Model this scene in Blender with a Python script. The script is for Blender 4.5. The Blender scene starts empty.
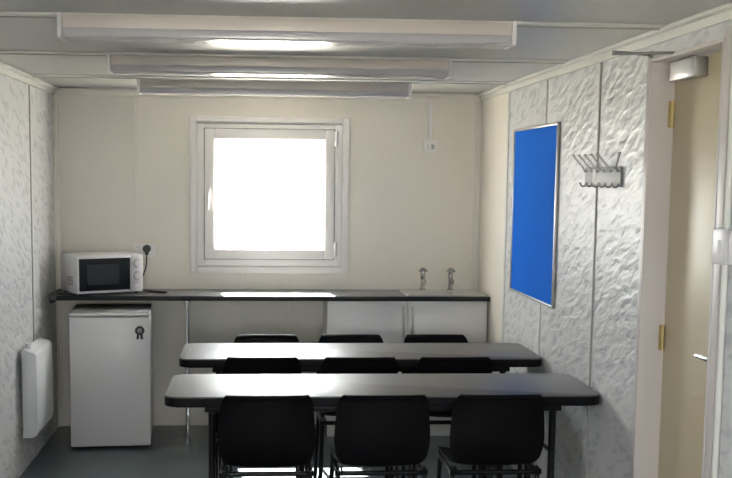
import bpy, bmesh, math, random
from mathutils import Vector, Matrix
random.seed(7)
SC = bpy.context.scene
COL = SC.collection
R = math.radians

# ------------------------------------------------------------------ camera
XL, XR, YB, YF, H = -1.295, 1.52, 7.085, -2.4, 2.24      # cabin interior
F, PX, PY = 1060.0, 322.0, 287.0
yd = Vector((253 - PX, PY - 175, -F)).normalized()
xd = Vector((1.0, -0.0029, 0.0)); xd.z = (-xd.x * yd.x - xd.y * yd.y) / yd.z; xd.normalize()
zd = xd.cross(yd)
cam = bpy.data.cameras.new('camera')
cam_o = bpy.data.objects.new('camera', cam); COL.objects.link(cam_o)
cam_o.matrix_world = Matrix.Translation((0, 0, 1.69)) @ Matrix((xd, yd, zd)).to_4x4()
cam.sensor_fit = 'HORIZONTAL'; cam.sensor_width = 36.0
cam.lens = F / 732 * 36.0
cam.shift_x = (366 - PX) / 732
cam.shift_y = (PY - 239) / 732
cam.clip_start = 0.02; cam.clip_end = 300
SC.camera = cam_o

# ------------------------------------------------------------------ exposure, sky, sun
SC.view_settings.view_transform = 'Standard'
SC.view_settings.look = 'None'
SC.view_settings.exposure = 3.62
SC.view_settings.gamma = 1.0
SC.view_settings.use_curve_mapping = False

w = bpy.data.worlds.new('sky'); SC.world = w; w.use_nodes = True
nt = w.node_tree; nt.nodes.clear()
out = nt.nodes.new('ShaderNodeOutputWorld'); bg = nt.nodes.new('ShaderNodeBackground')
bg.inputs['Color'].default_value = (0.99, 0.98, 1.0, 1); bg.inputs['Strength'].default_value = 2.3
nt.links.new(bg.outputs[0], out.inputs[0])

sun = bpy.data.lights.new('sun', 'SUN'); sun.energy = 11.0; sun.angle = R(1.2); sun.color = (1.0, 0.93, 0.82)
sun_o = bpy.data.objects.new('sun', sun); COL.objects.link(sun_o)
sun_o.rotation_euler = Vector((0.10, -0.70, -1.0)).to_track_quat('-Z', 'Y').to_euler()

def portal(name, loc, rot, sx, sy):
    l = bpy.data.lights.new(name, 'AREA'); l.shape = 'RECTANGLE'; l.size = sx; l.size_y = sy
    l.cycles.is_portal = True
    o = bpy.data.objects.new(name, l); COL.objects.link(o); o.location = loc; o.rotation_euler = rot
portal('window_portal', (0.11, YB + 0.16, 1.56), (R(-90), 0, 0), 0.8, 0.8)
portal('added_side_portal', (XL - 0.16, 1.25, 1.5), (0, R(-90), 0), 1.0, 1.0)
portal('added_rear_portal', (0.1, YF - 0.16, 1.5), (R(90), 0, 0), 1.2, 1.0)  # sky portals of the added, unseen side and rear windows

# ------------------------------------------------------------------ materials
def new_mat(name):
    m = bpy.data.materials.new(name); m.use_nodes = True
    return m, m.node_tree, m.node_tree.nodes['Principled BSDF']
def mat(name, col, rough=0.5, metal=0.0, spec=0.5, coat=0.0, noise=None, bump=None, coat_rough=0.1):
    """noise = (scale, amount) of subtle colour variation; bump = (scale, distance)"""
    m, t, b = new_mat(name)
    c = (*col, 1)
    b.inputs['Base Color'].default_value = c
    b.inputs['Roughness'].default_value = rough
    b.inputs['Metallic'].default_value = metal
    b.inputs['Specular IOR Level'].default_value = spec
    b.inputs['Coat Weight'].default_value = coat
    b.inputs['Coat Roughness'].default_value = coat_rough
    tc = t.nodes.new('ShaderNodeTexCoord')
    if noise:
        n = t.nodes.new('ShaderNodeTexNoise'); n.inputs['Scale'].default_value = noise[0]; n.inputs['Detail'].default_value = 4
        t.links.new(tc.outputs['Object'], n.inputs['Vector'])
        mx = t.nodes.new('ShaderNodeMix'); mx.data_type = 'RGBA'
        k = noise[1]
        mx.inputs['A'].default_value = (*[max(0, v * (1 - k)) for v in col], 1)
        mx.inputs['B'].default_value = (*[min(1, v * (1 + k)) for v in col], 1)
        t.links.new(n.outputs['Fac'], mx.inputs['Factor']); t.links.new(mx.outputs['Result'], b.inputs['Base Color'])
    if bump:
        n = t.nodes.new('ShaderNodeTexNoise'); n.inputs['Scale'].default_value = bump[0]; n.inputs['Detail'].default_value = 3
        t.links.new(tc.outputs['Object'], n.inputs['Vector'])
        bp = t.nodes.new('ShaderNodeBump'); bp.inputs['Distance'].default_value = bump[1]
        t.links.new(n.outputs['Fac'], bp.inputs['Height']); t.links.new(bp.outputs[0], b.inputs['Normal'])
    return m

def wallpaper():
    """white blown vinyl with an embossed leafy stipple"""
    m, t, b = new_mat('embossed_wallpaper')
    N = t.nodes.new; L = t.links.new
    tc = N('ShaderNodeTexCoord'); mp = N('ShaderNodeMapping')
    mp0 = N('ShaderNodeMapping'); mp0.inputs['Scale'].default_value = (1, 0.36, 1); mp0.inputs['Rotation'].default_value = (R(-30), 0, 0)
    L(tc.outputs['Object'], mp0.inputs['Vector'])
    mp.inputs['Scale'].default_value = (1, 2.3, 1.15)
    L(mp0.outputs[0], mp.inputs['Vector'])
    wn = N('ShaderNodeTexNoise'); wn.inputs['Scale'].default_value = 9; wn.inputs['Detail'].default_value = 2
    L(mp.outputs[0], wn.inputs['Vector'])
    mixv = N('ShaderNodeMix'); mixv.data_type = 'VECTOR'; mixv.inputs['Factor'].default_value = 0.12
    L(mp.outputs[0], mixv.inputs['A']); L(wn.outputs['Color'], mixv.inputs['B'])
    v = N('ShaderNodeTexVoronoi'); v.feature = 'SMOOTH_F1'; v.inputs['Scale'].default_value = 17; v.inputs['Smoothness'].default_value = 0.35
    L(mixv.outputs['Result'], v.inputs['Vector'])
    n = N('ShaderNodeTexNoise'); n.inputs['Scale'].default_value = 20; n.inputs['Detail'].default_value = 3
    L(mixv.outputs['Result'], n.inputs['Vector'])
    ad = N('ShaderNodeMath'); ad.operation = 'ADD'; L(v.outputs['Distance'], ad.inputs[0]); L(n.outputs['Fac'], ad.inputs[1])
    rp = N('ShaderNodeValToRGB'); rp.color_ramp.elements[0].position = 0.66; rp.color_ramp.elements[1].position = 1.08
    rp.color_ramp.elements[0].color = (0.50, 0.505, 0.52, 1); rp.color_ramp.elements[1].color = (0.66, 0.66, 0.66, 1)
    L(ad.outputs[0], rp.inputs['Fac']); L(rp.outputs['Color'], b.inputs['Base Color'])
    bp = N('ShaderNodeBump'); bp.inputs['Distance'].default_value = 0.0048; bp.inputs['Strength'].default_value = 1.0
    L(ad.outputs[0], bp.inputs['Height']); L(bp.outputs[0], b.inputs['Normal'])
    b.inputs['Roughness'].default_value = 0.42
    return m

def glass_mat():
    m = bpy.data.materials.new('window_glass'); m.use_nodes = True
    t = m.node_tree; t.nodes.clear()
    o = t.nodes.new('ShaderNodeOutputMaterial'); a = t.nodes.new('ShaderNodeBsdfTransparent'); g = t.nodes.new('ShaderNodeBsdfGlossy')
    a.inputs['Color'].default_value = (0.95, 0.97, 0.96, 1); g.inputs['Roughness'].default_value = 0.02
    x = t.nodes.new('ShaderNodeMixShader'); x.inputs[0].default_value = 0.06
    t.links.new(a.outputs[0], x.inputs[1]); t.links.new(g.outputs[0], x.inputs[2]); t.links.new(x.outputs[0], o.inputs[0])
    return m

def brushed_table():
    m, t, b = new_mat('charcoal_laminate')
    N = t.nodes.new; L = t.links.new
    tc = N('ShaderNodeTexCoord'); mp = N('ShaderNodeMapping'); mp.inputs['Scale'].default_value = (1.2, 34, 1)
    L(tc.outputs['Object'], mp.inputs['Vector'])
    n = N('ShaderNodeTexNoise'); n.inputs['Scale'].default_value = 3; n.inputs['Detail'].default_value = 5
    L(mp.outputs[0], n.inputs['Vector'])
    rp = N('ShaderNodeValToRGB'); rp.color_ramp.elements[0].position = 0.35; rp.color_ramp.elements[1].position = 0.7
    rp.color_ramp.elements[0].color = (0.028, 0.028, 0.030, 1); rp.color_ramp.elements[1].color = (0.046, 0.045, 0.046, 1)
    L(n.outputs['Fac'], rp.inputs['Fac']); L(rp.outputs['Color'], b.inputs['Base Color'])
    b.inputs['Roughness'].default_value = 0.46
    b.inputs['Specular IOR Level'].default_value = 0.8
    b.inputs['Coat Weight'].default_value = 0.7; b.inputs['Coat Roughness'].default_value = 0.42
    bp = N('ShaderNodeBump'); bp.inputs['Distance'].default_value = 0.0004
    L(n.outputs['Fac'], bp.inputs['Height']); L(bp.outputs[0], b.inputs['Normal'])
    return m

def vinyl_floor():
    m, t, b = new_mat('blue_grey_vinyl')
    N = t.nodes.new; L = t.links.new
    tc = N('ShaderNodeTexCoord')
    n = N('ShaderNodeTexNoise'); n.inputs['Scale'].default_value = 3; n.inputs['Detail'].default_value = 8
    n2 = N('ShaderNodeTexNoise'); n2.inputs['Scale'].default_value = 160; n2.inputs['Detail'].default_value = 1
    L(tc.outputs['Object'], n.inputs['Vector']); L(tc.outputs['Object'], n2.inputs['Vector'])
    ad = N('ShaderNodeMath'); ad.operation = 'ADD'; L(n.outputs['Fac'], ad.inputs[0]); L(n2.outputs['Fac'], ad.inputs[1])
    rp = N('ShaderNodeValToRGB'); rp.color_ramp.elements[0].position = 0.7; rp.color_ramp.elements[1].position = 1.3
    rp.color_ramp.elements[0].color = (0.062, 0.084, 0.095, 1); rp.color_ramp.elements[1].color = (0.095, 0.118, 0.130, 1)
    L(ad.outputs[0], rp.inputs['Fac']); L(rp.outputs['Color'], b.inputs['Base Color'])
    b.inputs['Roughness'].default_value = 0.34
    return m

M = dict(
    paper=wallpaper(), glass=glass_mat(), table=brushed_table(), floor=vinyl_floor(),
    cream=mat('cream_wall_board', (0.83, 0.78, 0.70), 0.5, noise=(2.5, 0.025)),
    ceil=mat('coated_ceiling_panel', (0.46, 0.46, 0.445), 0.36, noise=(2, 0.02)),
    creamstrip=mat('cream_cover_strip', (0.83, 0.785, 0.715), 0.45),
    strip=mat('white_cover_strip', (0.72, 0.71, 0.67), 0.4),
    seam=mat('grey_joint_strip', (0.40, 0.39, 0.36), 0.5),
    upvc=mat('white_upvc', (0.88, 0.85, 0.83), 0.28),
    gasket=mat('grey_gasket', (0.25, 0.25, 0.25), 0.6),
    casing=mat('painted_timber', (0.62, 0.57, 0.55), 0.4),
    door=mat('beige_door', (0.58, 0.50, 0.34), 0.42, noise=(3, 0.03)),
    metal=mat('white_enamel_metal', (0.61, 0.555, 0.52), 0.3),
    diffuser=mat('pale_acrylic_diffuser', (0.48, 0.465, 0.50), 0.17, spec=0.6),
    fridge=mat('white_appliance_enamel', (0.74, 0.73, 0.74), 0.3, noise=(4, 0.01)),
    white=mat('white_plastic', (0.76, 0.74, 0.75), 0.35),
    heater=mat('white_heater_enamel', (0.78, 0.79, 0.80), 0.35),
    black=mat('black_plastic', (0.012, 0.012, 0.013), 0.35),
    chair=mat('black_polypropylene', (0.004, 0.004, 0.005), 0.48, spec=0.12, bump=(380, 0.0003)),
    tube=mat('black_painted_tube', (0.006, 0.006, 0.008), 0.30, spec=0.25),
    edge=mat('black_edge_band', (0.005, 0.005, 0.007), 0.45, spec=0.14),
    chrome=mat('polished_chrome', (0.80, 0.80, 0.80), 0.12, metal=1.0),
    steel=mat('brushed_steel', (0.62, 0.61, 0.58), 0.28, metal=1.0),
    dullsteel=mat('dull_steel', (0.42, 0.42, 0.42), 0.42, metal=0.9),
    brass=mat('brass', (0.50, 0.39, 0.17), 0.45, metal=0.6),
    worktop=mat('dark_grey_laminate_worktop', (0.10, 0.105, 0.11), 0.30, noise=(60, 0.2)),
    worktrim=mat('black_worktop_edging', (0.012, 0.015, 0.016), 0.4, spec=0.3),
    cabinet=mat('white_cabinet_board', (0.74, 0.725, 0.70), 0.35),
    blue=mat('royal_blue_felt', (0.012, 0.15, 0.68), 0.95, spec=0.1, noise=(90, 0.10), bump=(700, 0.0006)),
    darkglass=mat('dark_oven_glass', (0.010, 0.014, 0.018), 0.12),
    mesh=mat('microwave_window_screen', (0.030, 0.038, 0.045), 0.35),
    badge=mat('black_sticker', (0.015, 0.015, 0.017), 0.5),
    badgegrey=mat('pale_sticker_print', (0.45, 0.45, 0.46), 0.5),
    tapchrome=mat('worn_chrome', (0.42, 0.41, 0.39), 0.2, metal=1.0),
    rackgrey=mat('grey_painted_metal', (0.34, 0.34, 0.35), 0.5),
    paperwhite=mat('white_sticker', (0.85, 0.85, 0.83), 0.6),
    ground=mat('pale_concrete_yard', (0.44, 0.42, 0.38), 0.9, noise=(0.6, 0.12)),
    outer=mat('cabin_cladding', (0.35, 0.38, 0.38), 0.6),
)

# ------------------------------------------------------------------ mesh helpers
def box(bm, a, b, bev=0.0, seg=2):
    a, b = Vector(a), Vector(b)
    lo = Vector([min(p, q) for p, q in zip(a, b)]); hi = Vector([max(p, q) for p, q in zip(a, b)])
    vs = [bm.verts.new((x, y, z)) for x in (lo.x, hi.x) for y in (lo.y, hi.y) for z in (lo.z, hi.z)]
    fs = [(0, 1, 3, 2), (4, 6, 7, 5), (0, 4, 5, 1), (2, 3, 7, 6), (0, 2, 6, 4), (1, 5, 7, 3)]
    faces = [bm.faces.new([vs[i] for i in f]) for f in fs]
    if bev > 0:
        es = {e for f in faces for e in f.edges}
        bmesh.ops.bevel(bm, geom=list(es), offset=bev, segments=seg, profile=0.5, affect='EDGES')
def tube(bm, pts, r, n=10, cap=True):
    pts = [Vector(p) for p in pts]
    rs = r if isinstance(r, (list, tuple)) else [r] * len(pts)
    rings = []; up = None
    for i, p in enumerate(pts):
        d = (pts[min(i + 1, len(pts) - 1)] - pts[max(i - 1, 0)]).normalized()
        if up is None:
            up = Vector((0, 0, 1)) if abs(d.z) < 0.9 else Vector((1, 0, 0))
        s = d.cross(up).normalized(); up = s.cross(d).normalized()
        rings.append([bm.verts.new(p + (s * math.cos(t) + up * math.sin(t)) * rs[i]) for t in (2 * math.pi * k / n for k in range(n))])
    for a, b in zip(rings, rings[1:]):
        for k in range(n):
            bm.faces.new((a[k], a[(k + 1) % n], b[(k + 1) % n], b[k]))
    if cap:
        bm.faces.new(rings[0][::-1]); bm.faces.new(rings[-1])
def bend(pts, r=0.03, n=5):
    """round the corners of a polyline"""
    pts = [Vector(p) for p in pts]; o = [pts[0]]
    for a, p, b in zip(pts, pts[1:], pts[2:]):
        u = (a - p); v = (b - p); k = min(r, u.length * .45, v.length * .45)
        s, e = p + u.normalized() * k, p + v.normalized() * k
        for i in range(n + 1):
            t = i / n; o.append(s * (1 - t) ** 2 + p * 2 * t * (1 - t) + e * t * t)
    o.append(pts[-1]); return o
def prism(bm, outline, z0, z1, axis='z', bev=0.0):
    """outline of 2D points extruded along an axis"""
    def P(a, b, c):
        return {'z': (a, b, c), 'y': (a, c, b), 'x': (c, a, b)}[axis]
    lo = [bm.verts.new(P(a, b, z0)) for a, b in outline]; hi = [bm.verts.new(P(a, b, z1)) for a, b in outline]
    n = len(outline)
    f0 = bm.faces.new(lo[::-1]); f1 = bm.faces.new(hi)
    for i in range(n): bm.faces.new((lo[i], lo[(i + 1) % n], hi[(i + 1) % n], hi[i]))
    if bev > 0:
        bmesh.ops.bevel(bm, geom=list(set(f0.edges) | set(f1.edges)), offset=bev, segments=3, profile=0.5, affect='EDGES')
def rrect(x0, y0, x1, y1, r, n=6):
    o = []
    for cx, cy, a0 in ((x1 - r, y1 - r, 0), (x0 + r, y1 - r, 90), (x0 + r, y0 + r, 180), (x1 - r, y0 + r, 270)):
        for k in range(n + 1):
            a = R(a0 + 90 * k / n); o.append((cx + r * math.cos(a), cy + r * math.sin(a)))
    return o
def disc(bm, c, axis, r, t, n=20):
    c = Vector(c); d = Vector(axis).normalized()
    tube(bm, [c - d * t / 2, c + d * t / 2], r, n)
def lathe(bm, c, prof, n=16):
    """prof: (radius, height) about a vertical axis"""
    rings = [[bm.verts.new((c[0] + r * math.cos(2 * math.pi * k / n), c[1] + r * math.sin(2 * math.pi * k / n), c[2] + z)) for k in range(n)] for r, z in prof]
    for a, b in zip(rings, rings[1:]):
        for k in range(n): bm.faces.new((a[k], a[(k + 1) % n], b[(k + 1) % n], b[k]))
    bm.faces.new(rings[0][::-1]); bm.faces.new(rings[-1])

def obj(name, build, material, parent=None, loc=None, smooth=True):
    bm = bmesh.new(); build(bm)
    bmesh.ops.recalc_face_normals(bm, faces=bm.faces)
    me = bpy.data.meshes.new(name); bm.to_mesh(me); bm.free()
    me.materials.append(M[material])
    if smooth:
        for p in me.polygons: p.use_smooth = True
        me.set_sharp_from_angle(angle=R(35))
    o = bpy.data.objects.new(name, me); COL.objects.link(o)
    if loc: o.location = loc
    if parent: o.parent = parent
    return o
def boxes(name, lst, material, parent=None, bev=0.0, loc=None):
    def b(bm):
        for a, c in lst: box(bm, a, c, bev)
    return obj(name, b, material, parent, loc)
def tag(o, label=None, cat=None, group=None, kind=None):
    if label: o['label'] = label
    if cat: o['category'] = cat
    if group: o['group'] = group
    if kind: o['kind'] = kind
    return o
def thing(name, label, cat, loc=(0, 0, 0), rz=0, group=None, kind=None):
    o = bpy.data.objects.new(name, None); COL.objects.link(o); o.empty_display_size = 0.1
    o.location = loc; o.rotation_euler = (0, 0, rz)
    return tag(o, label, cat, group, kind)
def struct(name, lst, material, label, cat, bev=0.0):
    return tag(boxes(name, lst, material, None, bev), label, cat, None, 'structure')
def copy_tree(o, parent=None):
    c = o.copy(); COL.objects.link(c); c.parent = parent
    for ch in list(o.children): copy_tree(ch, c)
    return c

# ------------------------------------------------------------------ the cabin shell
T = 0.09                                   # wall thickness
DY0, DY1, DZ = 3.375, 4.015, 2.145           # doorway in the right wall
WX0, WX1, WZ0, WZ1 = -0.37, 0.595, 1.085, 2.025   # opening of the window in view
struct('floor', [((XL - T, YF - T, -0.12), (XR + T, YB + T, 0))], 'floor', 'blue-grey vinyl floor under the tables and chairs', 'floor')
struct('ceiling', [((XL - T - .1, YF - T - .1, H), (XR + T + .1, YB + T + .1, H + 0.16))], 'ceil', 'pale grey-white panelled ceiling carrying the light fittings', 'ceiling')
struct('wall_back', [((XL - T, YB, 0), (WX0, YB + T, H)), ((WX1, YB, 0), (XR + T, YB + T, H)),
                     ((WX0, YB, 0), (WX1, YB + T, WZ0)), ((WX0, YB, WZ1), (WX1, YB + T, H))], 'cream',
       'smooth cream wall with the window, behind the worktop', 'wall')
struct('wall_right', [((XR, YF, 0), (XR + T, DY0, H)), ((XR, DY1, 0), (XR + T, 6.30, H)), ((XR, DY0, DZ), (XR + T, DY1, H))], 'paper',
       'white embossed wallpapered wall with the blue pinboard and doorway', 'wall')
struct('wall_right_corner', [((XR, 6.30, 0), (XR + T, YB, H))], 'cream', 'smooth cream wall panel at the right end of the worktop', 'wall')
SY0, SY1 = 0.75, 1.75                      # added side window, out of frame, for front light
struct('wall_left', [((XL - T, YF, 0), (XL, SY0, H)), ((XL - T, SY1, 0), (XL, YB, H)),
                     ((XL - T, SY0, 0), (XL, SY1, 1.0)), ((XL - T, SY0, 2.0), (XL, SY1, H))], 'paper',
       'white embossed wallpapered wall behind the panel heater', 'wall')
RX0, RX1 = -0.50, 0.70  # opening of the unseen rear window added as fill
struct('wall_front', [((XL - T, YF - T, 0), (RX0, YF, H)), ((RX1, YF - T, 0), (XR + T, YF, H)),
                      ((RX0, YF - T, 0), (RX1, YF, 1.0)), ((RX0, YF - T, 2.0), (RX1, YF, H))], 'cream',
       'cream wall behind the camera', 'wall')
g = struct('ground_outside', [((-40, -40, -0.7), (40, 60, -0.6))], 'ground', 'pale yard outside the window', 'ground')

# cover strips on the joints
tn = [0]
def trim(lst, material, label, bev=0.003):
    tn[0] += 1
    return struct('trim_%d' % tn[0], lst, material, label, 'trim', bev)
e = 0.0005
trim([((XR - .045, YF, H - .014), (XR - e, YB - .05, H - e)), ((XR - .014, YF, H - .045), (XR - e, YB - .04, H - e))], 'strip', 'white cover strip along the top of the right wall')
trim([((XL + e, YF, H - .014), (XL + .045, YB - .05, H - e)), ((XL + e, YF, H - .045), (XL + .014, YB - .04, H - e))], 'strip', 'white cover strip along the top of the left wall')
trim([((XL + .015, YB - .045, H - .014), (XR - .015, YB - e, H - e)), ((XL + .015, YB - .014, H - .05), (XR - .015, YB - e, H - e))], 'creamstrip', 'white cover strip along the top of the back wall')
trim([((XL + e, YB - .035, 0), (XL + .012, YB - e, H - .05)), ((XL + e, YB - .012, 0), (XL + .03, YB - e, H - .05))], 'creamstrip', 'white corner strip at the left end of the back wall')
trim([((XR - .012, YB - .035, .935), (XR - e, YB - e, H - .05)), ((XR - .035, YB - .012, .935), (XR - e, YB - e, H - .05))], 'creamstrip', 'white corner strip at the right end of the back wall')
trim([((-.785, YB - .007, 0.0), (-.755, YB - e, H - .05))], 'creamstrip', 'cream vertical cover strip on the back wall above the microwave')
for k, (y, ys) in enumerate(((6.30, .022), (5.47, .004), (4.62, .006))):
    trim([((XR - .007, y - ys, 0), (XR - e, y + ys, H - .046))], 'strip' if k < 2 else 'seam',
         ['white joint strip between the cream panel and the wallpaper', 'thin white joint strip on the wallpaper behind the pinboard', 'thin grey joint strip on the wallpaper behind the coat rack'][k], 0.002)
trim([((XR - .004, 6.322, 0), (XR - e, 6.332, H - .046))], 'seam', 'dark shadow gap beside the white joint strip', 0.0)
trim([((XL + e, 6.30, 0), (XL + .006, 6.318, H - .046))], 'seam', 'grey joint strip on the left wall beyond the heater', 0.001)
trim([((XL + e, 6.32, 0), (XL + .006, 6.345, H - .046))], 'strip', 'white joint strip on the left wall beyond the heater', 0.001)
for k, y in enumerate((3.80, 4.985, 6.14)):
    trim([((XL + .05, y - .03, H - .008), (XR - .05, y + .03, H - e))], 'strip', 'white joint strip across the ceiling, ' + ['nearest', 'middle', 'farthest'][k], 0.002)
    trim([((XL + .05, y + .032, H - .012), (XR - .05, y + .044, H - e))], 'seam', 'dark line painted as the shadow of the ceiling joint strip, ' + ['nearest', 'middle', 'farthest'][k], 0.0)  # grey strip paints the shadow line beside the joint
for k, x in enumerate((-.06, .235)):
    trim([((x - .012, YB - .004, 0), (x + .012, YB - e, WZ0 - .05))], 'creamstrip', ['left', 'right'][k] + ' faint cover strip below the window', 0.001)

# ------------------------------------------------------------------ the window in view
def frame_ring(bm, x0, z0, x1, z1, wd, y0, y1, bev=0.006):
    box(bm, (x0, y0, z0), (x0 + wd, y1, z1), bev); box(bm, (x1 - wd, y0, z0), (x1, y1, z1), bev)
    box(bm, (x0 + wd - .002, y0, z0), (x1 - wd + .002, y1, z0 + wd), bev); box(bm, (x0 + wd - .002, y0, z1 - wd), (x1 - wd + .002, y1, z1), bev)
win = thing('window_1', 'white plastic-framed casement window over the worktop', 'window', (0, 0, 0), kind='structure')
obj('window_trim', lambda bm: frame_ring(bm, -.415, 1.035, .640, 2.072, .048, YB - .022, YB - .0008), 'upvc', win)
obj('window_frame', lambda bm: frame_ring(bm, -.368, 1.087, .593, 2.023, .055, YB - .035, YB + T - .01), 'upvc', win)
sash = obj('sash', lambda bm: (frame_ring(bm, -.318, 1.135, .540, 1.990, .066, YB - .055, YB + .05, .008),
                             frame_ring(bm, -.262, 1.190, .483, 1.934, .014, YB - .045, YB + .045, .004)), 'upvc', win)
obj('gasket', lambda bm: frame_ring(bm, -.3225, 1.1305, .5445, 1.9945, .006, YB - .038, YB - .02, 0), 'gasket', win)
boxes('pane', [((-.256, YB - .006, 1.196), (.477, YB + .004, 1.928))], 'glass', win)
def whandle(bm):
    box(bm, (-.302, YB - .064, 1.53), (-.280, YB - .0545, 1.60), .004)
    tube(bm, bend([(-.291, YB - .06, 1.578), (-.291, YB - .088, 1.578), (-.293, YB - .090, 1.462)], .015), [.008] * 7 + [.006], 10)
obj('window_handle', whandle, 'upvc', sash)
for z in (1.20, 1.93):
    obj('hinge', lambda bm: (tube(bm, [(.549, YB - .062, z - .05), (.549, YB - .062, z + .05)], .009, 10), box(bm, (.535, YB - .058, z - .045), (.562, YB - .034, z + .045), .003)), 'white', win)
obj('top_rail', lambda bm: box(bm, (-.372, YB - .045, 2.032), (.585, YB - .0225, 2.048), .004), 'upvc', win)
boxes('outside_sill', [((-.42, YB + T, 1.04), (.64, YB + T + .06, 1.07))], 'upvc', win)

# unseen windows, added outside the frame to supply front light
w2 = thing('added_side_window', 'unseen white-framed window added in the left wall for front light', 'window', kind='structure')
boxes('window_frame', [((XL - .07, SY0, 1.0), (XL - .01, SY0 + .05, 2.0)), ((XL - .07, SY1 - .05, 1.0), (XL - .01, SY1, 2.0)), ((XL - .07, SY0 + .05, 1.0), (XL - .01, SY1 - .05, 1.05)),  # frame of the added, unseen side window
       ((XL - .07, SY0 + .05, 1.95), (XL - .01, SY1 - .05, 2.0)), ((XL - .07, 1.225, 1.05), (XL - .01, 1.275, 1.95))], 'upvc', w2)
boxes('pane', [((XL - .045, SY0 + .04, 1.04), (XL - .04, SY1 - .04, 1.96))], 'glass', w2)  # pane of the added, unseen side window
w3 = thing('added_rear_window', 'unseen white-framed window added behind the camera for front light', 'window', kind='structure')
boxes('window_frame', [((RX0, YF - .07, 1.0), (RX0 + .05, YF - .01, 2.0)), ((RX1 - .05, YF - .07, 1.0), (RX1, YF - .01, 2.0)), ((RX0 + .05, YF - .07, 1.0), (RX1 - .05, YF - .01, 1.05)),  # frame of the added, unseen rear window
       ((RX0 + .05, YF - .07, 1.95), (RX1 - .05, YF - .01, 2.0)), ((.075, YF - .07, 1.05), (.125, YF - .01, 1.95))], 'upvc', w3)
boxes('pane', [((RX0 + .04, YF - .045, 1.04), (RX1 - .04, YF - .04, 1.96))], 'glass', w3)  # pane of the added, unseen rear window

# ------------------------------------------------------------------ doorway
dr = thing('door_1', 'beige door with closer and lever handle in the right wall', 'door', (0, 0, 0), kind='structure')
XD = XR + .082                             # face of the leaf
boxes('door_leaf', [((XD, DY0 + .014, .012), (XD + .042, DY1 - .014, DZ - .016))], 'door', dr, .003)
boxes('door_frame', [((XR - .014, DY1 - .012, 0), (XR + .125, DY1 - e, DZ - e)), ((XR - .014, DY0 + e, 0), (XR + .125, DY0 + .012, DZ - e)), ((XR - .014, DY0 + .012, DZ - .014), (XR + .125, DY1 - .012, DZ - e)), ((XR + T + e, DY0 - .05, DZ), (XR + .125, DY1 + .05, DZ + .05)),
       ((XR - .012, DY1, 0), (XR - e, DY1 + .028, DZ + .03)), ((XR - .012, DY0 - .05, 0), (XR - e, DY0, DZ + .03))], 'casing', dr, .002)
def hinge_at(z):
    def b(bm):
        tube(bm, [(XD - .008, DY1 - .022, z - .05), (XD - .008, DY1 - .022, z + .05)], .008, 10)
        box(bm, (XR + .062, DY1 - .0145, z - .05), (XD - .004, DY1 - .0122, z + .05), 0)
    return b
for z in (1.935, 1.075, .25): obj('hinge', hinge_at(z), 'brass', dr)
def lever(bm):
    disc(bm, (XD - .004, 3.44, 1.082), (1, 0, 0), .026, .008)
    tube(bm, bend([(XD - .004, 3.44, 1.082), (XD - .055, 3.44, 1.082), (XD - .055, 3.56, 1.078)], .018), .0105, 12)
    disc(bm, (XD - .004, 3.44, .99), (1, 0, 0), .024, .008)
obj('door_handle', lever, 'chrome', dr)
cl = obj('door_closer', lambda bm: box(bm, (XD - .055, 3.70, 2.052), (XD - e, 3.925, 2.122), .006), 'dullsteel', dr)
obj('closer_arm', lambda bm: (tube(bm, [(XD - .03, 3.76, 2.125), (XD - .03, 3.76, 2.15)], .012, 12),
                            tube(bm, [(XD - .03, 3.76, 2.142), (1.315, 3.86, 2.142)], .005, 8),
                            tube(bm, [(1.315, 3.86, 2.150), (XR - .02, 4.00, 2.158)], .005, 8),
                            disc(bm, (1.315, 3.86, 2.146), (0, 0, 1), .008, .016),
                            box(bm, (XR - .022, 3.985, 2.148), (XR - .0125, 4.01, 2.17), .002)), 'gasket', cl)

# ------------------------------------------------------------------ ceiling lights
def make_light():
    r = thing('ceiling_light', '', 'ceiling light')
    Lh = .785
    obj('body', lambda bm: box(bm, (-Lh, -.055, -.052), (Lh, .055, -.0005), .003), 'metal', r)
    def dif(bm):
        prof = [(-.058, -.050), (-.062, -.066), (-.060, -.078), (-.052, -.084), (.052, -.084), (.060, -.078), (.062, -.066), (.058, -.050)]
        prism(bm, prof, -Lh + .004, Lh - .004, 'x')
        for k in range(3):
            for s in (-1, 1):
                box(bm, (-Lh + .01, s * .0595 - .0035, -.058 - k * .006), (Lh - .01, s * .0595 + .0035, -.0555 - k * .006))
    obj('diffuser', dif, 'diffuser', r)
    for s in (-1, 1):
        obj('end_cap', lambda bm: box(bm, (s * Lh, -.064, -.086), (s * (Lh + .016), .064, -.0005), .004), 'white', r)
    return r
l0 = make_light()
for k, (x, y, lb) in enumerate(((.127, 3.825, 'long white fluorescent ceiling fitting, nearest of the three'),
                                (.130, 5.06, 'long white fluorescent ceiling fitting between the other two'),
                                (.130, 6.34, 'long white fluorescent ceiling fitting nearest the window wall'))):
    o = l0 if k == 0 else copy_tree(l0)
    o.location = (x, y, H); o['label'] = lb; o['group'] = 'fluorescent fittings across the ceiling'

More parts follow.
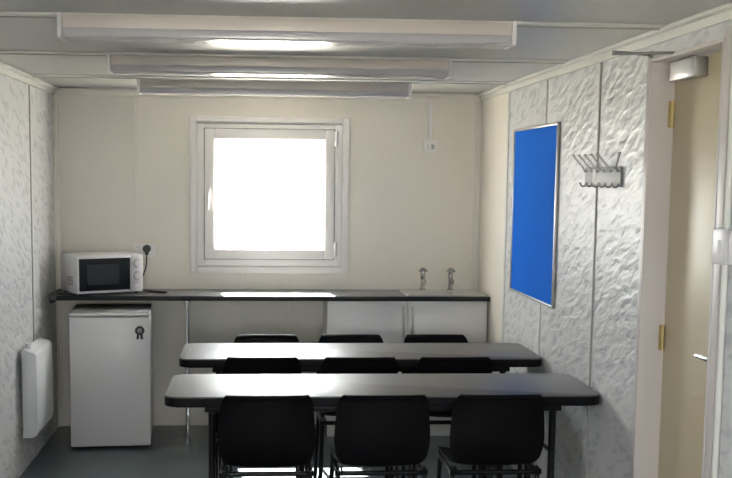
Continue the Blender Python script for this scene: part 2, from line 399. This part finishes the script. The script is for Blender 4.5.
# ------------------------------------------------------------------ worktop, cabinet, sink, taps
WY = 6.655; WZ = .93
wt = thing('worktop', 'long dark grey laminate worktop under the window', 'worktop', (0, 0, 0))
def wtop(bm):
    ol = [(XR - .003, YB - .014), (XL + .014, YB - .014), (XL + .014, WY + .06)]
    for k in range(1, 7):
        a = R(180 + 90 * k / 6); ol.append((XL + .074 + .06 * math.cos(a), WY + .06 + .06 * math.sin(a)))
    ol.append((XR - .003, WY))
    prism(bm, ol, WZ - .028, WZ, 'z', .003)
obj('top', wtop, 'worktop', wt)
obj('front_edging', lambda bm: (box(bm, (XL + .074, WY - .004, WZ - .030), (XR - .003, WY + .001, WZ - .001), .001)), 'worktrim', wt)
obj('leg', lambda bm: (tube(bm, [(-.41, WY + .016, .01), (-.41, WY + .016, WZ - .028)], .0125, 14), disc(bm, (-.41, WY + .016, .006), (0, 0, 1), .022, .012), disc(bm, (-.41, WY + .016, WZ - .032), (0, 0, 1), .03, .006)), 'chrome', wt)
obj('bracket', lambda bm: (box(bm, (XL + .016, WY + .09, WZ - .06), (XL + .036, YB - .04, WZ - .029), .003)), 'worktrim', wt)

CX0, CX1, CY = .475, XR - .012, WY + .03
cb = thing('base_cabinet', 'white two-door base cabinet under the right end of the worktop', 'cabinet', (0, 0, 0))
boxes('carcass', [((CX0, CY + .02, .10), (CX1, YB - .014, WZ - .0305))], 'cabinet', cb, .001)
boxes('plinth', [((CX0 + .01, CY + .06, 0.001), (CX1 - .01, CY + .075, .0995))], 'cabinet', cb)
xm = .992
for x0, x1, hx in ((CX0 + .002, xm - .002, xm - .028), (xm + .002, CX1 - .002, xm + .028)):
    d = boxes('door', [((x0, CY, .11), (x1, CY + .0185, WZ - .034))], 'cabinet', cb, .0015)
    obj('handle', lambda bm: tube(bm, bend([(hx, CY + .002, .855), (hx, CY - .028, .855), (hx, CY - .028, .665), (hx, CY + .002, .665)], .01), .006, 10), 'steel', d)

sk = thing('sink', 'stainless steel inset sink at the right end of the worktop', 'sink', (1.235, 6.86, WZ))
def sink_rim(bm):
    o = rrect(-.255, -.165, .265, .175, .03); i = rrect(-.115, -.115, .215, .085, .05)
    z0, z1 = .0005, .006
    vo = [bm.verts.new((a, b, z0)) for a, b in o]; vt = [bm.verts.new((a * .985, b * .985, z1)) for a, b in o]
    vi = [bm.verts.new((a, b, z1 - .001)) for a, b in i]; vd = [bm.verts.new((a * .99 + .001, b * .98, z0)) for a, b in i]
    n = len(o)
    for A, B in ((vo, vt), (vt, vi), (vi, vd)):
        for k in range(n): bm.faces.new((A[k], A[(k + 1) % n], B[(k + 1) % n], B[k]))
    bm.faces.new(vd)
obj('rim', sink_rim, 'steel', sk)
obj('drain', lambda bm: disc(bm, (.05, -.01, .002), (0, 0, 1), .03, .004), 'dullsteel', sk)
def make_tap():
    r = thing('tap', '', 'tap')
    obj('body', lambda bm: lathe(bm, (0, 0, 0), [(.022, 0), (.022, .006), (.014, .012), (.013, .07), (.016, .08), (.016, .105), (.010, .112)]), 'tapchrome', r)
    obj('spout', lambda bm: tube(bm, bend([(0, 0, .055), (0, -.05, .075), (0, -.085, .068), (0, -.09, .045)], .02), [.010] * 13 + [.009], 12), 'tapchrome', r)
    obj('handle', lambda bm: (lathe(bm, (0, 0, .110), [(.012, 0), (.019, .006), (.021, .028), (.015, .038), (.006, .040)], 10),
                            tube(bm, [(-.03, 0, .128), (.03, 0, .128)], .007, 8), tube(bm, [(0, -.03, .128), (0, .03, .128)], .007, 8)), 'tapchrome', r)
    return r
t0 = make_tap()
for k, (x, lb) in enumerate(((1.135, 'chrome pillar tap on the left of the sink'), (1.322, 'chrome pillar tap on the right of the sink, nearer the wall'))):
    o = t0 if k == 0 else copy_tree(t0)
    o.location = (x, 6.995, WZ + .006); o['label'] = lb; o['group'] = 'chrome taps at the sink'

# ------------------------------------------------------------------ fridge
fr = thing('fridge', 'white under-counter fridge with a round black sticker on its door', 'fridge', (-.868, 6.46, 0), R(3.5))
hw = .243
obj('cabinet', lambda bm: (box(bm, (-hw, .055, .03), (hw, .44, .825), .008), box(bm, (-hw - .001, .0, .828), (hw + .001, .44, .846), .004)), 'fridge', fr)
tag(obj('top_shade_panel', lambda bm: box(bm, (-hw + .003, .008, .8462), (hw - .003, .436, .850), .001), 'gasket', fr), 'dark grey sheet standing in for shade on the fridge top')  # dark colour stands in for the shade below the worktop
fd = obj('door', lambda bm: box(bm, (-hw, .004, .018), (hw, .050, .823), .008), 'fridge', fr)
obj('door_seal', lambda bm: box(bm, (-hw + .006, .0505, .035), (hw - .006, .0545, .815)), 'gasket', fd)
obj('plinth', lambda bm: box(bm, (-hw + .01, .056, .008), (hw - .01, .4, .0295)), 'black', fr)
for sx in (-1, 1): obj('foot', lambda bm: disc(bm, (sx * .20, .09, .004), (0, 0, 1), .018, .008), 'black', fr)
def rosette(bm):
    n = 32; c = (.180, .737)
    ol = [(c[0] + (.030 if k % 2 else .0275) * math.cos(2 * math.pi * k / n), c[1] + (.030 if k % 2 else .0275) * math.sin(2 * math.pi * k / n)) for k in range(n)]
    prism(bm, ol, .0025, .0038, 'y')
    for s in (-1, 1):
        prism(bm, [(c[0] + s * .002, c[1] - .022), (c[0] + s * .018, c[1] - .022), (c[0] + s * .021, c[1] - .058), (c[0] + s * .0125, c[1] - .050), (c[0] + s * .004, c[1] - .056)], .0027, .0038, 'y')
st = obj('sticker', rosette, 'badge', fd)
obj('sticker_print', lambda bm: [box(bm, (.180 - w_, .0018, .737 + dz - .0022), (.180 + w_, .0024, .737 + dz + .0022)) for dz, w_ in ((.010, .010), (.001, .015), (-.008, .011))], 'badgegrey', st)

# ------------------------------------------------------------------ microwave, socket, cord
mw = thing('microwave', 'white microwave with dark glass door and two dials on the worktop', 'microwave', (-1.085, 6.61, WZ), R(28))
MW, MD, MH, m0 = .436, .325, .250, .012
obj('casing', lambda bm: box(bm, (0, .022, m0), (MW, MD, MH), .008), 'white', mw)
md = obj('door', lambda bm: box(bm, (.0, 0, m0 + .002), (.355, .0215, MH - .002), .006), 'white', mw)
obj('door_glass', lambda bm: prism(bm, rrect(.014, m0 + .018, .348, MH - .018, .004), -.002, .001, 'y'), 'darkglass', md)
obj('window_screen', lambda bm: prism(bm, rrect(.065, m0 + .055, .275, MH - .055, .01), -.0032, -.0021, 'y'), 'mesh', md)
mp_ = obj('control_panel', lambda bm: box(bm, (.357, 0, m0 + .002), (MW, .0215, MH - .002), .006), 'white', mw)
for z in (.195, .115):
    obj('dial', lambda bm: (disc(bm, (.396, -.009, z), (0, 1, 0), .022, .020, 24), box(bm, (.393, -.022, z - .02), (.399, -.018, z + .02), .001)), 'white', mp_)
    obj('dial_ring', lambda bm: disc(bm, (.396, .0, z), (0, 1, 0), .028, .0022, 24), 'badgegrey', mp_)
obj('door_button', lambda bm: box(bm, (.374, -.006, m0 + .016), (.420, .001, m0 + .05), .003), 'white', mp_)
obj('vent', lambda bm: [box(bm, (-.0012, .075 + .013 * k, m0 + .05 + .02 * j), (.0005, .081 + .013 * k, m0 + .064 + .02 * j)) for k in range(8) for j in range(3)], 'gasket', mw)
for x, y in ((.03, .04), (MW - .03, .04), (.03, MD - .03), (MW - .03, MD - .03)):
    obj('foot', lambda bm: disc(bm, (x, y, m0 / 2), (0, 0, 1), .012, m0), 'black', mw)

so = thing('wall_socket', 'white double wall socket above the microwave', 'socket', (-.712, YB, 1.188))
obj('back_box', lambda bm: box(bm, (-.073, -.030, -.043), (.073, -.0006, .043), .003), 'upvc', so)
obj('face_plate', lambda bm: box(bm, (-.075, -.037, -.045), (.075, -.0302, .045), .004), 'upvc', so)
for x in (-.05, .03): obj('switch', lambda bm: box(bm, (x, -.040, .012), (x + .014, -.0365, .032), .001), 'white', so)
pc = thing('power_cord', 'black plug and flex in the wall socket beside the microwave', 'plug', (-.697, YB - .038, 1.200))
obj('plug', lambda bm: (disc(bm, (0, -.016, 0), (0, 1, 0), .026, .031, 20), box(bm, (-.012, -.030, -.040), (.012, -.004, -.015), .005)), 'black', pc)
obj('flex', lambda bm: tube(bm, bend([(0, -.016, -.035), (-.004, -.025, -.12), (-.03, -.03, -.19), (-.05, -.04, -.262), (.02, -.16, -.264), (.10, -.24, -.264), (.145, -.25, -.264)], .04, 6), .0042, 8), 'black', pc)
obj('coiled_flex', lambda bm: tube(bm, bend([(-.05, -.05, -.2635), (.03, -.19, -.2635), (.115, -.27, -.2635), (.155, -.235, -.2635), (.10, -.20, -.2635), (0, -.12, -.2635)], .03, 6), .0042, 8), 'black', pc)
ds = obj('flex_on_worktop', lambda bm: tube(bm, bend([(-1.09, 6.632, WZ + .0045), (-1.15, 6.69, WZ + .0045), (-1.235, 6.76, WZ + .0045), (-1.262, 6.88, WZ + .0045), (-1.24, 6.99, WZ + .0045)], .05), .004, 8), 'black')
ds.name = 'black_flex'; tag(ds, 'black flex lying on the worktop at the left side of the microwave', 'cable')

# fused switch on the back wall with conduit
fs = thing('fused_switch', 'small white fused switch on the back wall right of the window', 'switch', (1.175, YB, 1.888))
obj('back_box', lambda bm: box(bm, (-.043, -.028, -.043), (.043, -.0006, .043), .003), 'upvc', fs)
obj('face_plate', lambda bm: box(bm, (-.044, -.034, -.044), (.044, -.0282, .044), .004), 'upvc', fs)
obj('rocker', lambda bm: box(bm, (-.02, -.039, -.016), (-.004, -.0335, .016), .002), 'white', fs)
obj('fuse_carrier', lambda bm: box(bm, (.008, -.036, -.016), (.028, -.0335, .016), .001), 'dullsteel', fs)
obj('conduit', lambda bm: box(bm, (-.012, -.016, .0435), (.012, -.0006, H - 1.888 - .052), .003), 'upvc', fs)

# light switch beside the door with conduit
ls = thing('light_switch', 'white surface-mounted light switch beside the door', 'switch', (XR, 3.275, 1.478))
obj('back_box', lambda bm: box(bm, (-.034, -.05, -.055), (-.0006, .052, .055), .006), 'white', ls)
obj('face_plate', lambda bm: box(bm, (-.042, -.052, -.057), (-.0345, .054, .057), .006), 'white', ls)
obj('rocker', lambda bm: box(bm, (-.047, -.008, -.02), (-.0415, .012, .02), .002), 'white', ls)
obj('conduit', lambda bm: tube(bm, [(-.012, .012, .055), (-.012, .012, H - 1.478 - .05)], .0105, 12), 'strip', ls)
obj('lower_conduit', lambda bm: tube(bm, [(-.012, .012, -1.3), (-.012, .012, -.056)], .0105, 12), 'strip', ls)
obj('indicator', lambda bm: disc(bm, (-.035, .012, .062), (1, 0, 0), .006, .01), 'paperwhite', ls)

# ------------------------------------------------------------------ heater
ht = thing('panel_heater', 'white electric panel heater fixed low on the left wall', 'heater', (XL, 5.895, .215))
obj('casing', lambda bm: (prism(bm, [(.018, 0), (.018, .495), (.030, .500), (.088, .478), (.098, .462), (.102, .04), (.092, .015), (.070, 0)], .0, .47, 'y', .004)), 'heater', ht)
for y in (.06, .35): obj('wall_bracket', lambda bm: box(bm, (.0006, y, .10), (.0175, y + .06, .42)), 'gasket', ht)
obj('side_panel', lambda bm: box(bm, (.024, -.003, .012), (.092, -.0002, .47), .001), 'heater', ht)
obj('bottom_grille', lambda bm: [box(bm, (.03, .03 + .02 * k, -.003), (.085, .042 + .02 * k, -.0003)) for k in range(21)], 'gasket', ht)
obj('thermostat_knob', lambda bm: disc(bm, (.045, .06, .512), (0, 0, 1), .014, .032), 'white', ht)

# ------------------------------------------------------------------ pinboard
pb = thing('pinboard', 'tall blue felt pinboard in a thin metal frame on the right wall', 'pinboard', (XR, 5.658, 1.500))
bw, bh = .446, .466
obj('felt_panel', lambda bm: box(bm, (-.010, -bw + .006, -bh + .006), (-.001, bw - .006, bh - .006)), 'blue', pb)
def pbf(bm):
    for a, b in (((-bw, -bh), (-bw + .014, bh)), ((bw - .014, -bh), (bw, bh)), ((-bw + .013, -bh), (bw - .013, -bh + .014)), ((-bw + .013, bh - .014), (bw - .013, bh))):
        box(bm, (-.017, a[0], a[1]), (-.0008, b[0], b[1]), .002)
obj('frame', pbf, 'dullsteel', pb)

# ------------------------------------------------------------------ coat rack
cr = thing('coat_rack', 'grey metal coat rack with angled prongs on the right wall', 'coat rack', (XR, 4.53, 1.70))
obj('plate', lambda bm: box(bm, (-.012, -.235, -.045), (-.0078, .235, .04), .002), 'rackgrey', cr)
def upper(y, dy, h):
    def b(bm):
        tube(bm, bend([(-.012, y, .02), (-.020, y, .020), (-.026, y, .034), (-.066, y + dy, h)], .006), .0042, 8)
        disc(bm, (-.066, y + dy, h), (-.6, 0, 1), .0065, .006, 12)
    return b
for k in range(6):
    obj('upper_prong', upper(.215 - .086 * k, .03 if k < 5 else -.15, .090), 'dullsteel', cr)
for k in range(6):
    y = .215 - .086 * k
    obj('lower_hook', lambda bm: (tube(bm, bend([(-.012, y, -.03), (-.018, y, -.048), (-.034, y, -.046), (-.038, y + .006, -.034)], .008), .0036, 8), disc(bm, (-.038, y + .006, -.032), (0, 0, 1), .0055, .005, 10)), 'dullsteel', cr)
obj('sticker', lambda bm: prism(bm, rrect(.075, -.036, .125, .030, .012), -.0132, -.0122, 'x'), 'paperwhite', cr)
for y in (-.15, .15): obj('wall_fixing', lambda bm: box(bm, (-.0078, y - .02, -.02), (-.0006, y + .02, .02)), 'dullsteel', cr)

# ------------------------------------------------------------------ tables
def make_table():
    r = thing('folding_table', '', 'table')
    hx, d, z1, z0 = .940, .525, .76, .716
    obj('tabletop', lambda bm: prism(bm, rrect(-hx + .004, .004, hx - .004, d - .004, .055, 8), z1 - .012, z1, 'z', .003), 'table', r)
    obj('edge_band', lambda bm: prism(bm, rrect(-hx, 0, hx, d, .058, 8), z0, z1 - .005, 'z', .006), 'edge', r)
    for s in (-1, 1):
        xe = s * (hx - .20)
        for y in (.07, d - .07):
            obj('leg', lambda bm: (tube(bm, [(xe, y, .012), (xe, y, z0 - .02)], .016, 12), disc(bm, (xe, y, .007), (0, 0, 1), .021, .014)), 'tube', r)
        obj('leg_crossbar', lambda bm: tube(bm, [(xe, .07, .14), (xe, d - .07, .14)], .012, 10), 'tube', r)
        obj('leg_pivot', lambda bm: tube(bm, [(xe, .05, z0 - .022), (xe, d - .05, z0 - .022)], .018, 10), 'tube', r)
        obj('folding_brace', lambda bm: tube(bm, [(xe, d / 2, z0 - .22), (xe - s * .30, d / 2, z0 - .012)], .009, 8), 'tube', r)
        obj('brace_bar', lambda bm: tube(bm, [(xe, .07, z0 - .22), (xe, d - .07, z0 - .22)], .009, 8), 'tube', r)
    for y in (.05, d - .05):
        obj('side_rail', lambda bm: box(bm, (-hx + .17, y - .012, z0 - .030), (hx - .17, y + .012, z0 - .0003), .002), 'tube', r)
    for s in (-1, 1):
        for y in (.30, ):
            obj('screw_cap', lambda bm: disc(bm, (s * (hx - .045), y, z1 + .0006), (0, 0, 1), .008, .0015, 12), 'dullsteel', r)
    return r
tb = make_table()
for k, (x, y, lb) in enumerate(((.568, 4.40, 'long dark folding table nearest the camera, touching the right wall'),
                                (.566, 5.325, 'long dark folding table farther away, nearer the worktop'))):
    o = tb if k == 0 else copy_tree(tb)
    o.location = (x, y, 0); o['label'] = lb; o['group'] = 'long folding tables set in two rows'

# ------------------------------------------------------------------ chairs
def shell(prof, bm, thick=.006, nu=14):
    """prof rows: (y, z, half_width, side_forward)"""
    def catmull(rows, n=4):
        o = []
        for i in range(len(rows) - 1):
            p0, p1, p2, p3 = rows[max(i - 1, 0)], rows[i], rows[i + 1], rows[min(i + 2, len(rows) - 1)]
            for k in range(n):
                t = k / n
                o.append(tuple(.5 * ((2 * b) + (-a + c) * t + (2 * a - 5 * b + 4 * c - d) * t * t + (-a + 3 * b - 3 * c + d) * t ** 3) for a, b, c, d in zip(p0, p1, p2, p3)))
        o.append(rows[-1]); return o
    rows = catmull(prof); front = []; back = []
    for i, (y, z, wd, fw, up) in enumerate(rows):
        a = rows[max(i - 1, 0)]; b = rows[min(i + 1, len(rows) - 1)]
        d = Vector((0, b[0] - a[0], b[1] - a[1])).normalized(); nrm = Vector((0, -d.z, d.y))
        fr_, bk_ = [], []
        for k in range(nu + 1):
            u = -1 + 2 * k / nu; x = u * wd; q = abs(u) ** 2.5
            p = Vector((x, y + fw * q, z + up * q))
            fr_.append(bm.verts.new(p)); bk_.append(bm.verts.new(p + nrm * thick))
        front.append(fr_); back.append(bk_)
    n, m = len(rows), nu + 1
    for i in range(n - 1):
        for k in range(nu):
            bm.faces.new((front[i][k], front[i][k + 1], front[i + 1][k + 1], front[i + 1][k]))
            bm.faces.new((back[i][k], back[i + 1][k], back[i + 1][k + 1], back[i][k + 1]))
        bm.faces.new((front[i][0], front[i + 1][0], back[i + 1][0], back[i][0])); bm.faces.new((front[i][nu], back[i][nu], back[i + 1][nu], front[i + 1][nu]))
    for k in range(nu):
        bm.faces.new((front[0][k], back[0][k], back[0][k + 1], front[0][k + 1])); bm.faces.new((front[-1][k], front[-1][k + 1], back[-1][k + 1], back[-1][k]))
def make_chair():
    r = thing('stacking_chair', '', 'chair')
    back = [(-.024, .782, .150, .006, 0), (-.020, .788, .164, .010, 0), (-.008, .786, .172, .014, 0), (.002, .772, .184, .020, 0), (.006, .745, .193, .028, 0), (.010, .70, .198, .034, 0), (.014, .64, .203, .036, 0),
            (.020, .58, .205, .034, 0), (.030, .535, .199, .028, 0), (.040, .503, .190, .02, 0), (.050, .485, .174, .01, 0), (.062, .470, .155, 0, .004)]
    seat = [(.0625, .4695, .155, 0, .004), (.085, .457, .155, 0, .010), (.115, .450, .175, 0, .016), (.150, .446, .192, 0, .022), (.22, .443, .199, 0, .024), (.32, .445, .200, 0, .022), (.38, .447, .197, 0, .016), (.405, .438, .190, 0, .008), (.418, .418, .18, 0, 0), (.420, .400, .17, 0, 0)]
    obj('backrest', lambda bm: shell(back, bm), 'chair', r)
    obj('seat', lambda bm: shell(seat, bm), 'chair', r)
    for s in (-1, 1):
        lg = obj('leg', lambda bm: tube(bm, [(s * .185, .085, .428), (s * .195, .03, .20), (s * .200, -.025, .012)], .011, 10), 'tube', r)
        obj('foot_cap', lambda bm: tube(bm, [(s * .200, -.023, .03), (s * .201, -.027, 0)], .0145, 10), 'black', lg)
        lg = obj('leg', lambda bm: tube(bm, [(s * .185, .375, .428), (s * .195, .40, .20), (s * .200, .425, .012)], .011, 10), 'tube', r)
        obj('foot_cap', lambda bm: tube(bm, [(s * .200, .423, .03), (s * .201, .427, 0)], .0145, 10), 'black', lg)
        obj('side_rail', lambda bm: tube(bm, [(s * .186, .07, .425), (s * .186, .39, .425)], .011, 10), 'tube', r)
        obj('socket_rib', lambda bm: [box(bm, (s * (.168 + .013 * k) - .003, .05, .434), (s * (.168 + .013 * k) + .003, .13, .447), .001) for k in range(3)], 'chair', r)
    obj('rear_crossbar', lambda bm: tube(bm, [(-.20, .072, .432), (.20, .072, .432)], .011, 10), 'tube', r)
    obj('front_crossbar', lambda bm: tube(bm, [(-.19, .385, .425), (.19, .385, .425)], .011, 10), 'tube', r)
    return r
ch = make_chair()
pos = ['left', 'middle', 'right']
rows = (('near row, tucked under the nearest table', 4.335, (.062, .552, 1.047)),
        ('second row, between the two tables', 5.262, (.050, .545, 1.032)),
        ('far row, beyond the farther table, facing the camera', 6.165, (.082, .577, 1.080)))
first = True
for rn, y, xs in rows:
    for k, x in enumerate(xs):
        o = ch if first else copy_tree(ch); first = False
        o.location = (x, y, 0); o['group'] = 'black plastic stacking chairs'
        o.scale.z = 0.985
        if y > 6: o.rotation_euler.z = math.pi; o.scale.z = 0.955
        o['label'] = 'black plastic chair, %s of the %s' % (pos[k], rn)
